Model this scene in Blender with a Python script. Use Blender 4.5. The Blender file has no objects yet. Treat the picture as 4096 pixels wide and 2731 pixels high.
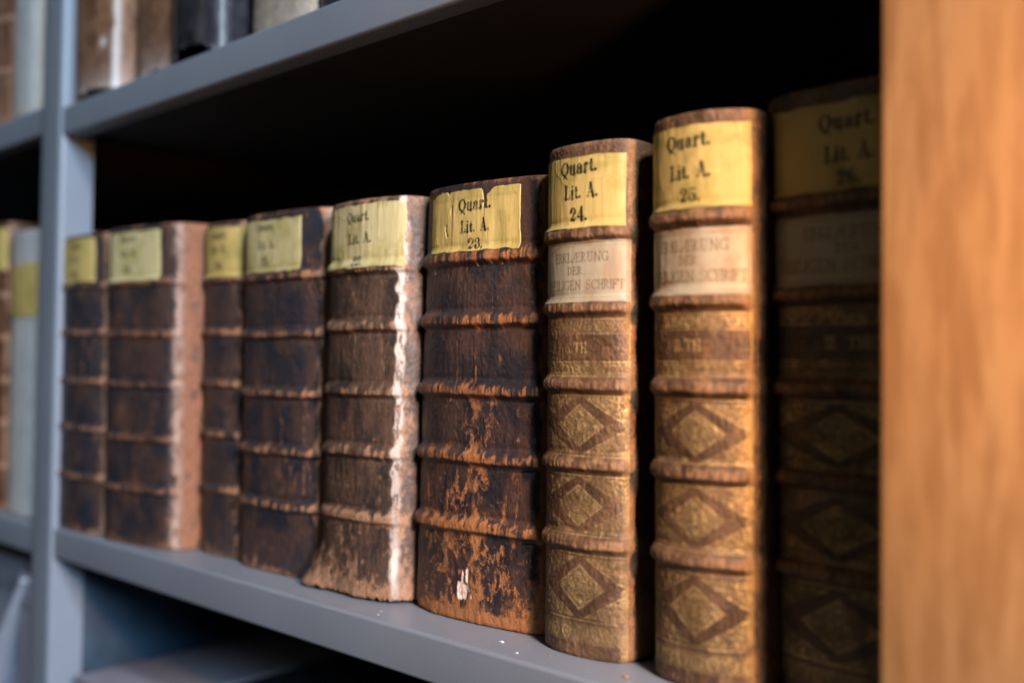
import bpy, math, random
import numpy as np
from mathutils import Matrix, Vector

sc = bpy.context.scene
# ------------------------------------------------------------------ camera
cam_d = bpy.data.cameras.new('camera')
cam = bpy.data.objects.new('camera', cam_d)
sc.collection.objects.link(cam)
cam.matrix_world = Matrix(((0.73459516, 0.00586488, 0.67848032, 0.0),
                           (0.67842908, -0.02137362, -0.73435492, -0.35),
                           (0.01019468, 0.99975436, -0.01967986, 0.14099614),
                           (0, 0, 0, 1)))
cam_d.sensor_width = 36.0
cam_d.lens = 35.005
cam_d.clip_start = 0.01
cam_d.clip_end = 50
cam_d.dof.use_dof = True
cam_d.dof.focus_distance = 0.517
cam_d.dof.aperture_fstop = 2.9
sc.camera = cam

# ------------------------------------------------------------------ world, lamps, exposure
w = bpy.data.worlds.new('World'); sc.world = w; w.use_nodes = True
w.node_tree.nodes['Background'].inputs[0].default_value = (0.55, 0.75, 1.0, 1)
w.node_tree.nodes['Background'].inputs[1].default_value = 0.012
sc.view_settings.view_transform = 'Standard'
sc.view_settings.look = 'None'
sc.view_settings.exposure = -0.18
sc.view_settings.gamma = 1.0

def area(name, loc, target, size, power, col, spread=180):
    l = bpy.data.lights.new(name, 'AREA'); l.shape = 'RECTANGLE'
    l.size = size[0]; l.size_y = size[1]; l.energy = power; l.color = col
    l.spread = math.radians(spread)
    o = bpy.data.objects.new(name, l); sc.collection.objects.link(o)
    o.location = loc
    o.rotation_euler = (Vector(target) - Vector(loc)).to_track_quat('-Z', 'Y').to_euler()
    return o
# the window: cool daylight from the front right, a bit above
area('window_light', (3.20, -1.20, 1.28), (-0.5, 0.0, 0.12), (1.1, 0.7), 270, (0.53, 0.76, 1.0))
# ceiling light of the aisle, steeper
area('ceiling_light', (1.62, -0.95, 2.02), (-0.4, 0.0, 0.12), (0.30, 0.30), 68, (0.92, 0.95, 1.0))
# a warm lamp of the reading room further round to the right
area('room_lamp', (0.40, -0.285, 0.34), (-0.20, 0.03, 0.14), (0.05, 0.06), 1.25, (1.0, 0.43, 0.09), 55)
# weak warm fill added from the left, for the shaded book at the right
area('left_fill_light', (-1.5, -2.2, 0.9), (-0.4, 0.0, 0.15), (1.4, 1.0), 3.6, (1.0, 0.86, 0.62))

# ------------------------------------------------------------------ helpers
def tag(o, label=None, cat=None, group=None, kind=None):
    if label: o['label'] = label
    if cat: o['category'] = cat
    if group: o['group'] = group
    if kind: o['kind'] = kind
    return o

def empty(name, loc, label, cat, group=None, kind=None):
    o = bpy.data.objects.new(name, None); sc.collection.objects.link(o)
    o.empty_display_size = 0.02
    o.location = loc
    return tag(o, label, cat, group, kind)

def link(name, me, mat, parent=None):
    o = bpy.data.objects.new(name, me); sc.collection.objects.link(o)
    if mat: me.materials.append(mat)
    if parent is not None:
        o.parent = parent
        o.matrix_parent_inverse = Matrix.Translation(-parent.location)
    return o

def grid_mesh(name, P, attrs=None, keep=None, smooth=True, flip=False):
    """P: (nv, nu, 3) array of points; keep: (nv-1, nu-1) bool of the faces to keep"""
    nv, nu = P.shape[:2]
    idx = np.arange(nv * nu).reshape(nv, nu)
    q = np.stack([idx[:-1, :-1], idx[:-1, 1:], idx[1:, 1:], idx[1:, :-1]], -1)
    q = q[keep] if keep is not None else q.reshape(-1, 4)
    if flip: q = q[:, ::-1]
    me = bpy.data.meshes.new(name)
    me.vertices.add(nv * nu)
    me.vertices.foreach_set('co', P.reshape(-1).astype(np.float32))
    me.loops.add(q.size)
    me.loops.foreach_set('vertex_index', np.ascontiguousarray(q).reshape(-1).astype(np.int32))
    me.polygons.add(len(q))
    me.polygons.foreach_set('loop_start', np.arange(0, q.size, 4, dtype=np.int32))
    me.polygons.foreach_set('loop_total', np.full(len(q), 4, dtype=np.int32))
    me.polygons.foreach_set('use_smooth', np.full(len(q), smooth))
    me.update(calc_edges=True)
    for k, a in (attrs or {}).items():
        at = me.attributes.new(k, 'FLOAT', 'POINT')
        at.data.foreach_set('value', np.clip(a, 0, 1).reshape(-1).astype(np.float32))
    return me

def box_mesh(name, x0, x1, y0, y1, z0, z1, bev=0.0, seg=3, shear=0.0):
    import bmesh
    bm = bmesh.new()
    vs = [bm.verts.new((x, y, z)) for z in (z0, z1) for y in (y0, y1) for x in (x0, x1)]
    for f in ((0, 2, 3, 1), (4, 5, 7, 6), (0, 1, 5, 4), (2, 6, 7, 3), (0, 4, 6, 2), (1, 3, 7, 5)):
        bm.faces.new([vs[i] for i in f])
    if bev:
        bmesh.ops.bevel(bm, geom=list(bm.edges), offset=bev, segments=seg, profile=0.5, affect='EDGES')
    for v in bm.verts: v.co.x += shear * v.co.z
    me = bpy.data.meshes.new(name); bm.to_mesh(me); bm.free()
    me.polygons.foreach_set('use_smooth', [bev > 0] * len(me.polygons))
    if bev:
        me.set_sharp_from_angle(angle=math.radians(50))
    return me

def extrude_profile(name, pts, x0, x1, closed=False):
    """profile of (y, z) points run along X"""
    P = np.zeros((len(pts), 2, 3))
    for i, (y, z) in enumerate(pts):
        P[i, 0] = (x0, y, z); P[i, 1] = (x1, y, z)
    me = grid_mesh(name, P, smooth=True, flip=True)
    me.set_sharp_from_angle(angle=math.radians(40))
    return me

# numpy noise ---------------------------------------------------------
_tabs = {}
def vn(x, y, seed=0):
    if seed not in _tabs:
        _tabs[seed] = np.random.RandomState(seed + 11).rand(256, 256)
    t = _tabs[seed]
    xi = np.floor(x).astype(int); yi = np.floor(y).astype(int)
    fx = x - xi; fy = y - yi
    fx = fx * fx * fx * (fx * (fx * 6 - 15) + 10); fy = fy * fy * fy * (fy * (fy * 6 - 15) + 10)
    a = t[yi & 255, xi & 255]; b = t[yi & 255, (xi + 1) & 255]
    c = t[(yi + 1) & 255, xi & 255]; d = t[(yi + 1) & 255, (xi + 1) & 255]
    return (a * (1 - fx) + b * fx) * (1 - fy) + (c * (1 - fx) + d * fx) * fy
def fbm(x, y, seed=0, octv=4, g=0.5):
    s = 0; a = 1; n = 0
    for k in range(octv):
        s = s + a * vn(x * 2**k + 17.3 * k, y * 2**k + 9.1 * k, seed + k); n += a; a *= g
    return s / n
def ss(a, b, x):
    t = np.clip((x - a) / (b - a), 0, 1); return t * t * (3 - 2 * t)
def gs(x, s): return np.exp(-(x / s) ** 2)

# ------------------------------------------------------------------ lettering: glyphs made of strokes
def L(x0, y0, x1, y1, w, w2=None): return [(x0, y0, x1, y1, w, w if w2 is None else w2)]
def ARC(cx, cy, rx, ry, a0, a1, wt, wk, n=14):
    out = []
    for i in range(n):
        p = math.radians(a0 + (a1 - a0) * i / n); q = math.radians(a0 + (a1 - a0) * (i + 1) / n)
        f = lambda t: wt + (wk - wt) * abs(math.cos(t)) ** 1.5
        out.append((cx + rx * math.cos(p), cy + ry * math.sin(p), cx + rx * math.cos(q), cy + ry * math.sin(q), f(p), f(q)))
    return out
def font(K, T, S):
    """K thick stem, T thin stroke, S serif half length"""
    def stem(x, y0=0.0, y1=1.0, s0=True, s1=True, k=None):
        k = K if k is None else k
        r = L(x, y0 + k / 2 * 0, x, y1, k)
        if s0: r += L(x - k / 2 - S, y0 + T / 2, x + k / 2 + S, y0 + T / 2, T)
        if s1: r += L(x - k / 2 - S, y1 - T / 2, x + k / 2 + S, y1 - T / 2, T)
        return r
    G = {}
    h = K / 2 + S
    G['I'] = (2 * h, stem(h))
    G['L'] = (2 * h + .38, stem(h) + L(h, T / 2, h + .52, T / 2, T) + L(h + .52, 0, h + .52, .28, T))
    G['E'] = (2 * h + .42, stem(h) + L(h, T / 2, h + .50, T / 2, T) + L(h + .50, 0, h + .50, .26, T) + L(h, 1 - T / 2, h + .46, 1 - T / 2, T) + L(h + .46, 1, h + .46, .76, T) + L(h, .52, h + .32, .52, T) + L(h + .32, .40, h + .32, .64, T))
    G['F'] = (2 * h + .36, stem(h) + L(h, 1 - T / 2, h + .46, 1 - T / 2, T) + L(h + .46, 1, h + .46, .74, T) + L(h, .52, h + .30, .52, T) + L(h + .30, .40, h + .30, .64, T))
    G['T'] = (.86, stem(.43, s1=False) + L(.04, 1 - T / 2, .82, 1 - T / 2, T) + L(.04, 1, .04, .74, T) + L(.82, 1, .82, .74, T))
    G['H'] = (4 * h + .22, stem(h) + stem(3 * h + .22) + L(h, .5, 3 * h + .22, .5, T))
    G['D'] = (2 * h + .50, stem(h) + ARC(h, .5, .50, .5 - T / 2, -90, 90, T, K))
    G['R'] = (2 * h + .48, stem(h) + ARC(h, .74, .40, .26 - T / 2, -90, 90, T, K) + L(h + .12, .50, h + .50, .02, K * .8))
    G['K'] = (2 * h + .50, stem(h) + L(h, .38, h + .46, .98, T) + L(h + .16, .56, h + .50, .02, K * .9) + L(h + .34, 1 - T / 2, h + .58, 1 - T / 2, T) + L(h + .36, T / 2, h + .62, T / 2, T))
    G['N'] = (1.02, L(.18, 0, .18, 1, T * 1.3) + L(.84, 0, .84, 1, T * 1.3) + L(.16, .98, .84, .02, K) + L(.04, T / 2, .32, T / 2, T) + L(.70, 1 - T / 2, .98, 1 - T / 2, T))
    G['U'] = (1.0, L(.24, .35, .24, 1, K) + ARC(.50, .35, .27, .34, 180, 360, T, K * .8) + L(.77, .35, .77, 1, T) + L(.06, 1 - T / 2, .42, 1 - T / 2, T) + L(.64, 1 - T / 2, .92, 1 - T / 2, T))
    G['C'] = (.88, ARC(.48, .5, .42, .5 - T / 2, 48, 312, T, K) + L(.80, .68, .80, 1.0, T))
    G['G'] = (.96, ARC(.48, .5, .42, .5 - T / 2, 48, 318, T, K) + L(.80, .70, .80, 1.0, T) + L(.80, 0.05, .80, .42, K * .9) + L(.62, .42, .94, .42, T))
    G['S'] = (.72, ARC(.36, .745, .26, .235, 30, 200, T, K * .7) + L(.13, .66, .60, .36, K, K) + ARC(.36, .255, .26, .235, 210, 400, T, K * .7) + L(.60, .72, .60, .98, T) + L(.12, .02, .12, .30, T))
    G['A'] = (.98, L(.16, 0, .48, 1, T) + L(.48, 1, .80, 0, K) + L(.25, .32, .68, .32, T) + L(.02, T / 2, .30, T / 2, T) + L(.62, T / 2, .98, T / 2, T))
    G['Æ'] = (1.42, L(.14, 0, .66, 1, T) + L(.78, 0, .78, 1, K) + L(.34, .36, .78, .36, T) + L(.02, T / 2, .28, T / 2, T) + L(.60, T / 2, 1.30, T / 2, T) + L(1.30, 0, 1.30, .26, T) + L(.62, 1 - T / 2, 1.26, 1 - T / 2, T) + L(1.26, 1, 1.26, .76, T) + L(.78, .52, 1.12, .52, T) + L(1.12, .4, 1.12, .64, T))
    G['Q'] = (1.02, ARC(.50, .5, .40, .5 - T / 2, 0, 360, T, K * 1.05, 24) + L(.40, .10, .62, -.06, K * .7) + L(.62, -.06, .86, -.22, K * .6, T) + L(.42, .05, .34, -.12, T * 1.4))
    x = .62
    G['i'] = (.42, stem(.20, 0, x, True, False) + L(.04, x - T / 2, .20, x - T / 2, T) + L(.20, .90, .20, .91, K * .85))
    G['t'] = (.46, L(.20, .12, .20, .80, K * .9) + L(.04, x - T / 2, .40, x - T / 2, T) + ARC(.30, .12, .12, .11, 180, 350, T, K * .5))
    G['u'] = (.80, L(.18, .16, .18, x, K) + ARC(.36, .17, .18, .16, 180, 340, T, K * .6) + L(.58, 0, .58, x, K) + L(.02, x - T / 2, .18, x - T / 2, T) + L(.44, x - T / 2, .58, x - T / 2, T) + L(.58, T / 2, .78, T / 2, T))
    G['a'] = (.70, L(.48, .08, .48, .50, K) + ARC(.32, .50, .17, .17, 0, 180, T, K * .5) + L(.15, .48, .15, .52, K * .9) + ARC(.30, .19, .20, .18, 60, 320, T, K * .9) + L(.48, .06, .66, .04, T))
    G['r'] = (.56, stem(.18, 0, x, True, False) + L(.02, x - T / 2, .18, x - T / 2, T) + ARC(.36, .50, .14, .16, 60, 170, T, T) + L(.44, .56, .44, .60, K * .95))
    G['.'] = (.28, L(.10, .09, .11, .09, K * 1.0))
    G[' '] = (.50, [])
    G['0'] = (.72, ARC(.34, .5, .26, .5 - T / 2, 0, 360, T, K, 22))
    G['1'] = (.56, L(.28, 0, .28, 1, K) + L(.08, .80, .28, .97, T) + L(.08, T / 2, .48, T / 2, T))
    G['2'] = (.72, ARC(.34, .72, .24, .26, -25, 190, T, K) + L(.53, .60, .12, .12, K * .7, T * 1.4) + L(.10, .10, .46, .08, K * .9) + L(.46, .08, .60, .26, T) + L(.13, .74, .15, .72, K * .9))
    G['3'] = (.70, ARC(.32, .75, .22, .23, -80, 190, T, K * .9) + ARC(.32, .27, .25, .26, -190, 85, T, K) + L(.13, .26, .14, .27, K * .9) + L(.13, .76, .14, .77, K * .8))
    G['4'] = (.76, L(.50, 0, .50, 1, K) + L(.50, .96, .06, .28, T * 1.3) + L(.05, .28, .70, .28, T * 1.3) + L(.34, T / 2, .68, T / 2, T))
    G['5'] = (.70, L(.16, .94, .54, .92, K * .7) + L(.13, .98, .13, .50, T) + ARC(.33, .30, .25, .29, -180, 130, T, K) + L(.12, .26, .13, .26, K * .9))
    G['6'] = (.72, ARC(.34, .28, .24, .27, 0, 360, T, K, 20) + ARC(.46, .44, .36, .52, 80, 190, T, K))
    G['8'] = (.72, ARC(.34, .76, .21, .22, 0, 360, T, K * .8, 18) + ARC(.34, .27, .25, .26, 0, 360, T, K, 18))
    G['9'] = (.72, ARC(.36, .70, .24, .28, 0, 360, T, K, 20) + ARC(.24, .56, .36, .52, -100, 10, T, K))
    return G
FAT = font(.27, .115, .065)
ROM = font(.12, .075, .06)

def text_segs(txt, F, cx, cz, width, height, tilt=0.0):
    gap_ = .10
    adv = sum(F[c][0] for c in txt) + gap_ * (len(txt) - 1)
    kx = width / adv; x = 0; out = []
    for c in txt:
        a, segs = F[c]
        for (x0, y0, x1, y1, w0, w1) in segs:
            out.append((cx - width / 2 + (x + x0) * kx, cz + (y0 - .5) * height + tilt * ((x + x0) * kx - width / 2),
                        cx - width / 2 + (x + x1) * kx, cz + (y1 - .5) * height + tilt * ((x + x1) * kx - width / 2),
                        w0 * (kx * height) ** .5, w1 * (kx * height) ** .5))
        x += a + gap_
    return out
def seg_mask(S, Z, segs, soft):
    d = np.full(S.shape, 1.0)
    for (x0, y0, x1, y1, w0, w1) in segs:
        m = max(w0, w1) + soft * 3
        bx = (S > min(x0, x1) - m) & (S < max(x0, x1) + m) & (Z > min(y0, y1) - m) & (Z < max(y0, y1) + m)
        if not bx.any(): continue
        px = S[bx]; py = Z[bx]
        dx, dy = x1 - x0, y1 - y0; L2 = dx * dx + dy * dy + 1e-12
        t = np.clip(((px - x0) * dx + (py - y0) * dy) / L2, 0, 1)
        dd = np.hypot(px - x0 - t * dx, py - y0 - t * dy) - (w0 + (w1 - w0) * t) / 2
        d[bx] = np.minimum(d[bx], dd)
    return np.clip(.5 - d / soft, 0, 1)

# ------------------------------------------------------------------ materials
def new_mat(name):
    m = bpy.data.materials.new(name); m.use_nodes = True
    nt = m.node_tree; b = nt.nodes['Principled BSDF']
    return m, nt, b
def N(nt, t, **kw):
    n = nt.nodes.new(t)
    for k, v in kw.items(): setattr(n, k, v)
    return n
def attr(nt, name):
    n = N(nt, 'ShaderNodeAttribute'); n.attribute_name = name; return n.outputs['Fac']
def mixc(nt, fac, a, b):
    n = N(nt, 'ShaderNodeMix', data_type='RGBA')
    for s, v in ((0, fac), (6, a), (7, b)):
        if isinstance(v, (tuple, list)): n.inputs[s].default_value = (*v, 1) if len(v) == 3 else v
        elif isinstance(v, float): n.inputs[s].default_value = v
        else: nt.links.new(v, n.inputs[s])
    return n.outputs[2]
def mth(nt, op, a, b=0.5, clamp=False):
    n = N(nt, 'ShaderNodeMath', operation=op, use_clamp=clamp)
    for s, v in ((0, a), (1, b)):
        if isinstance(v, (int, float)): n.inputs[s].default_value = v
        else: nt.links.new(v, n.inputs[s])
    return n.outputs[0]
def noise(nt, scale, stretch=(1, 1, 1), detail=4.0, rough=.55, coord='Object'):
    tc = N(nt, 'ShaderNodeTexCoord'); mp = N(nt, 'ShaderNodeMapping')
    mp.inputs['Scale'].default_value = stretch
    nt.links.new(tc.outputs[coord], mp.inputs[0])
    n = N(nt, 'ShaderNodeTexNoise'); n.inputs['Scale'].default_value = scale
    n.inputs['Detail'].default_value = detail; n.inputs['Roughness'].default_value = rough
    nt.links.new(mp.outputs[0], n.inputs['Vector'])
    return n.outputs['Fac']
def ramp(nt, v, lo, hi):
    n = N(nt, 'ShaderNodeMapRange'); n.inputs[1].default_value = lo; n.inputs[2].default_value = hi
    nt.links.new(v, n.inputs[0]); return n.outputs[0]

def leather(name, dark, brown, worn, pale=(.62, .47, .39), gold=(.62, .44, .15), rough=.42, bump=.35, spec=.5):
    m, nt, b = new_mat(name)
    n1 = ramp(nt, noise(nt, 60, (1, 1, .8)), .38, .66)
    n2 = ramp(nt, noise(nt, 420, (1, 1, .5)), .3, .7)
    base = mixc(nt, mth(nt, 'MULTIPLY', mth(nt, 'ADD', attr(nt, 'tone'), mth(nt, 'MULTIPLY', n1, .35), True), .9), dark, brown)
    n3 = ramp(nt, noise(nt, 1300, (1, 1, .7), 3, .7), .40, .66)
    base = mixc(nt, mth(nt, 'MULTIPLY', n2, .40), base, tuple(c * .40 for c in dark))
    base = mixc(nt, mth(nt, 'MULTIPLY', n3, .45), base, tuple(c * .35 for c in dark))
    wv = mixc(nt, mth(nt, 'ADD', mth(nt, 'MULTIPLY', n2, .5), mth(nt, 'MULTIPLY', n3, .5), True), tuple(c * 1.1 for c in worn), tuple(c * .42 for c in worn))
    c = mixc(nt, attr(nt, 'wear'), base, wv)
    c = mixc(nt, attr(nt, 'pale'), c, pale)
    g = mth(nt, 'MULTIPLY', attr(nt, 'gold'), mth(nt, 'ADD', mth(nt, 'MULTIPLY', n2, -.5), 1.15), True)
    c = mixc(nt, g, c, gold)
    nt.links.new(c, b.inputs['Base Color'])
    nt.links.new(mth(nt, 'MULTIPLY', g, .75), b.inputs['Metallic'])
    r = mth(nt, 'ADD', mth(nt, 'MULTIPLY', attr(nt, 'wear'), .30), rough)
    r = mth(nt, 'ADD', r, mth(nt, 'MULTIPLY', attr(nt, 'pale'), .35))
    r = mth(nt, 'ADD', r, mth(nt, 'MULTIPLY', n1, .12), True)
    nt.links.new(r, b.inputs['Roughness'])
    b.inputs['Specular IOR Level'].default_value = spec
    bp = N(nt, 'ShaderNodeBump'); bp.inputs['Strength'].default_value = bump; bp.inputs['Distance'].default_value = .0006
    nt.links.new(noise(nt, 900, (1, 1, .6), 5), bp.inputs['Height'])
    nt.links.new(bp.outputs[0], b.inputs['Normal'])
    return m

def paper(name, col, ink, rough=.6, stain=(.30, .26, .06), bump=.25):
    m, nt, b = new_mat(name)
    n1 = ramp(nt, noise(nt, 55, (1, 1, 1)), .35, .72)
    c = mixc(nt, mth(nt, 'MULTIPLY', n1, .35), col, tuple(x * .78 for x in col))
    c = mixc(nt, mth(nt, 'MULTIPLY', attr(nt, 'stain'), .75), c, stain)
    c = mixc(nt, attr(nt, 'ink'), c, ink)
    nt.links.new(c, b.inputs['Base Color'])
    b.inputs['Roughness'].default_value = rough
    b.inputs['Specular IOR Level'].default_value = .35
    bp = N(nt, 'ShaderNodeBump'); bp.inputs['Strength'].default_value = bump; bp.inputs['Distance'].default_value = .0004
    nt.links.new(noise(nt, 260, (1, 1, .5), 5), bp.inputs['Height'])
    nt.links.new(bp.outputs[0], b.inputs['Normal'])
    return m

def simple(name, col, rough=.5, metal=0.0, var=.15, scale=40, stretch=(1, 1, 1), bump=.1, spec=.5):
    m, nt, b = new_mat(name)
    n1 = ramp(nt, noise(nt, scale, stretch), .3, .7)
    c = mixc(nt, mth(nt, 'MULTIPLY', n1, 1.0), tuple(x * (1 - var) for x in col), tuple(min(1, x * (1 + var)) for x in col))
    nt.links.new(c, b.inputs['Base Color'])
    nt.links.new(mth(nt, 'ADD', mth(nt, 'MULTIPLY', n1, .1), rough - .05), b.inputs['Roughness'])
    b.inputs['Metallic'].default_value = metal
    b.inputs['Specular IOR Level'].default_value = spec
    bp = N(nt, 'ShaderNodeBump'); bp.inputs['Strength'].default_value = bump; bp.inputs['Distance'].default_value = .0005
    nt.links.new(noise(nt, scale * 8, stretch, 4), bp.inputs['Height'])
    nt.links.new(bp.outputs[0], b.inputs['Normal'])
    return m

def painted_steel():
    m, nt, b = new_mat('grey_painted_steel')
    n1 = ramp(nt, noise(nt, 9, (1, 1, 1)), .3, .7)
    c = mixc(nt, n1, (.185, .214, .258), (.215, .244, .288))
    # dust and small pale scuffs
    sp = ramp(nt, noise(nt, 300, (.5, 1, 1), 3, .65), .66, .76)
    c = mixc(nt, mth(nt, 'MULTIPLY', sp, .35), c, (.5, .5, .5))
    nt.links.new(c, b.inputs['Base Color'])
    r = mth(nt, 'ADD', mth(nt, 'MULTIPLY', ramp(nt, noise(nt, 30, (.3, 1, 1)), .3, .7), .12), .36)
    nt.links.new(r, b.inputs['Roughness'])
    bp = N(nt, 'ShaderNodeBump'); bp.inputs['Strength'].default_value = .12; bp.inputs['Distance'].default_value = .0003
    nt.links.new(noise(nt, 700, (1, 1, 1), 2), bp.inputs['Height'])
    nt.links.new(bp.outputs[0], b.inputs['Normal'])
    return m
STEEL = painted_steel()
SHADE_STEEL = simple('shade_black_steel', (.010, .010, .011), .8, var=.1)  # near-black colour paints the shade under the shelves and behind the books

def wood():
    m, nt, b = new_mat('orange_veneer')
    g1 = ramp(nt, noise(nt, 150, (1, 1, .16), 4, .6), .40, .60)
    g2 = ramp(nt, noise(nt, 210, (1, 1, .05), 4, .6), .3, .7)
    g3 = ramp(nt, noise(nt, 20, (1, 1, .5), 3), .38, .62)
    c = mixc(nt, g1, (.43, .262, .122), (.285, .155, .064))
    c = mixc(nt, mth(nt, 'MULTIPLY', g2, .40), c, (.40, .205, .080))
    c = mixc(nt, mth(nt, 'MULTIPLY', g3, .30), c, (.43, .24, .095))
    nt.links.new(c, b.inputs['Base Color'])
    b.inputs['Roughness'].default_value = .42
    bp = N(nt, 'ShaderNodeBump'); bp.inputs['Strength'].default_value = .15; bp.inputs['Distance'].default_value = .0004
    nt.links.new(g2, bp.inputs['Height']); nt.links.new(bp.outputs[0], b.inputs['Normal'])
    return m
WOOD = wood()
PAGES = simple('page_edges', (.42, .34, .24), .9, var=.25, scale=500, stretch=(1, .02, .02), bump=.5)

# ------------------------------------------------------------------ the bookcase
GAP, TH = 0.3236, 0.0248
def shelf(name, x0, x1, ztop, label):
    root = empty(name, (x0, 0, ztop), label, 'shelf')
    r = .0022; pts = [(.330, ztop)]
    for k in range(0, 8):
        a = math.pi / 2 + k / 7 * math.pi / 2
        pts.append((r + r * math.cos(a), ztop - r + r * math.sin(a)))
    for k in range(0, 6):
        a = math.pi + k / 5 * math.pi / 2
        pts.append((r + r * math.cos(a), ztop - TH + r + r * math.sin(a)))
    pts += [(.014, ztop - TH), (.014, ztop - TH + .0014), (.0018, ztop - TH + .0016), (.0018, ztop - .0016), (.330, ztop - .0014)]
    link('shelf_tray', extrude_profile('shelf_tray', pts, x0, x1), STEEL, root)
    link('underside_stiffener', box_mesh('underside_stiffener', x0 + .002, x1 - .002, .0155, .328, ztop - .020, ztop - .0035, .001, 2), SHADE_STEEL, root)  # black colour carries the shade of the hollow underside
    return root
XP0, XP1 = -0.8745, -0.8345        # post
shelf('metal_shelf', XP1 + .0005, -.1455, 0.0, 'grey painted steel shelf carrying the row of old leather books')
shelf('metal_shelf', XP1 + .0005, -.1455, GAP + TH, 'grey steel shelf running above the row of leather books')
shelf('metal_shelf', -1.62, XP0 - .0005, -.003, 'short grey shelf left of the post, under the white book with yellow band')
shelf('metal_shelf', -1.62, XP0 - .0005, GAP + TH + .007, 'grey shelf high left of the post, under the blurred white spine')
shelf('metal_shelf', XP1 + .0005, -.1455, -.46, 'lowest grey shelf right of the post, carrying the grey archive boxes')
shelf('metal_shelf', -1.62, XP0 - .0005, -.463, 'lowest grey shelf left of the post, carrying the pale archive boxes')

post = empty('shelf_post', (-.85, 0, -.5), 'grey steel upright post between the two bays, its inner side lit blue', 'post')
def post_mesh():
    # folded channel: front face with rounded corners and returns
    r = .0045; pts = []
    xs0, xs1 = XP0, XP1
    pts.append((xs0, .026))
    for k in range(8):
        a = math.pi + k / 7 * math.pi / 2
        pts.append((xs0 + r + r * math.cos(a), -.002 + r + r * math.sin(a)))
    for k in range(8):
        a = 1.5 * math.pi + k / 7 * math.pi / 2
        pts.append((xs1 - r + r * math.cos(a), -.002 + r + r * math.sin(a)))
    pts += [(xs1, .026), (xs1 - .006, .026), (xs1 - .0075, .0275)]
    zs = np.linspace(-.62, .95, 24)
    P = np.zeros((len(zs), len(pts), 3))
    for i, z in enumerate(zs):
        for j, (x, y) in enumerate(pts): P[i, j] = (x + .012 * (z - .16), y, z)
    me = grid_mesh('post_channel', P, smooth=True)
    me.set_sharp_from_angle(angle=math.radians(50))
    return me
link('post_channel', post_mesh(), STEEL, post)
link('lower_side_panel', box_mesh('lower_side_panel', -.8525, -.8465, .0290, .330, -.62, -.026, .0008, 2), simple('plain_blue_sheet', (.012, .036, .066), .4), post)  # even dark blue, put in for the blue area beyond the post

back = link('back_panel', box_mesh('back_panel', -1.62, -.05, .334, .340, -.62, .95, 0), SHADE_STEEL)
tag(back, 'back panel of the shelving, shade behind the books put into its black colour', 'panel')
wp = link('wooden_upright', box_mesh('wooden_upright', -.1440, -.0450, -.002, .345, -.62, .95, .0016, 3), WOOD)
tag(wp, 'blurred orange wooden upright closing the shelf on the right', 'upright')

# ------------------------------------------------------------------ books
class Shape:
    """Horizontal section of a binding: left side, spine, right side."""
    def __init__(self, pts, zb, H, lean=None, ds=.0003, depth=.18):
        p = np.array(pts, float) / 1000.0
        # Catmull-Rom
        q = np.vstack([2 * p[0] - p[1], p, 2 * p[-1] - p[-2]]); out = []
        for i in range(1, len(q) - 2):
            d = np.linalg.norm(q[i + 1] - q[i]); n = max(4, int(d / .0002))
            t = np.linspace(0, 1, n, endpoint=False)[:, None]
            a, b, c, e = q[i - 1], q[i], q[i + 1], q[i + 2]
            # centripetal-ish tangents keep the corners tidy
            da = np.linalg.norm(b - a); dc = np.linalg.norm(e - c)
            m1 = (c - a) * d / (d + da); m2 = (e - b) * d / (d + dc)
            t2, t3 = t * t, t * t * t
            out.append((2 * t3 - 3 * t2 + 1) * b + (t3 - 2 * t2 + t) * m1 + (-2 * t3 + 3 * t2) * c + (t3 - t2) * m2)
        out.append(p[-1:]); c = np.vstack(out)
        seg = np.r_[0, np.cumsum(np.linalg.norm(np.diff(c, axis=0), axis=1))]
        self.c, self.s = c, seg
        tx = np.gradient(c[:, 0], seg); ty = np.gradient(c[:, 1], seg)
        l = np.hypot(tx, ty); self.nx, self.ny = ty / l, -tx / l
        self.zb, self.H, self.depth = zb, H, depth
        self.xl, self.xr = p[:, 0].min(), p[:, 0].max()
        self.yf = c[:, 1].min()
        # spine limits: where the section turns backwards
        fr = np.where(np.abs(self.ny) > .72)[0]
        self.s0, self.s1 = seg[fr[0]], seg[fr[-1]]
        self.lean = lean or (0, 0)          # extra x at the foot for left / right side
        self.ds = ds
        self.warp = None
    def s_of(self, X):                       # arc length of a spine point at X (metres)
        m = (self.s >= self.s0 - .004) & (self.s <= self.s1 + .004)
        return np.interp(X, self.c[m, 0], self.s[m])
    def x_of(self, s): return np.interp(s, self.s, self.c[:, 0])
    def pos(self, S, Z, off):
        x = np.interp(S, self.s, self.c[:, 0]); y = np.interp(S, self.s, self.c[:, 1])
        nx = np.interp(S, self.s, self.nx); ny = np.interp(S, self.s, self.ny)
        k = (x - self.xl) / (self.xr - self.xl)
        t = 1 - Z / self.H
        x = x + (self.lean[0] * (1 - k) + self.lean[1] * k) * t
        P = np.stack([x + nx * off, y + ny * off, self.zb + Z], -1)
        if self.warp: P = self.warp(self, P, S, Z)
        return P

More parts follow.
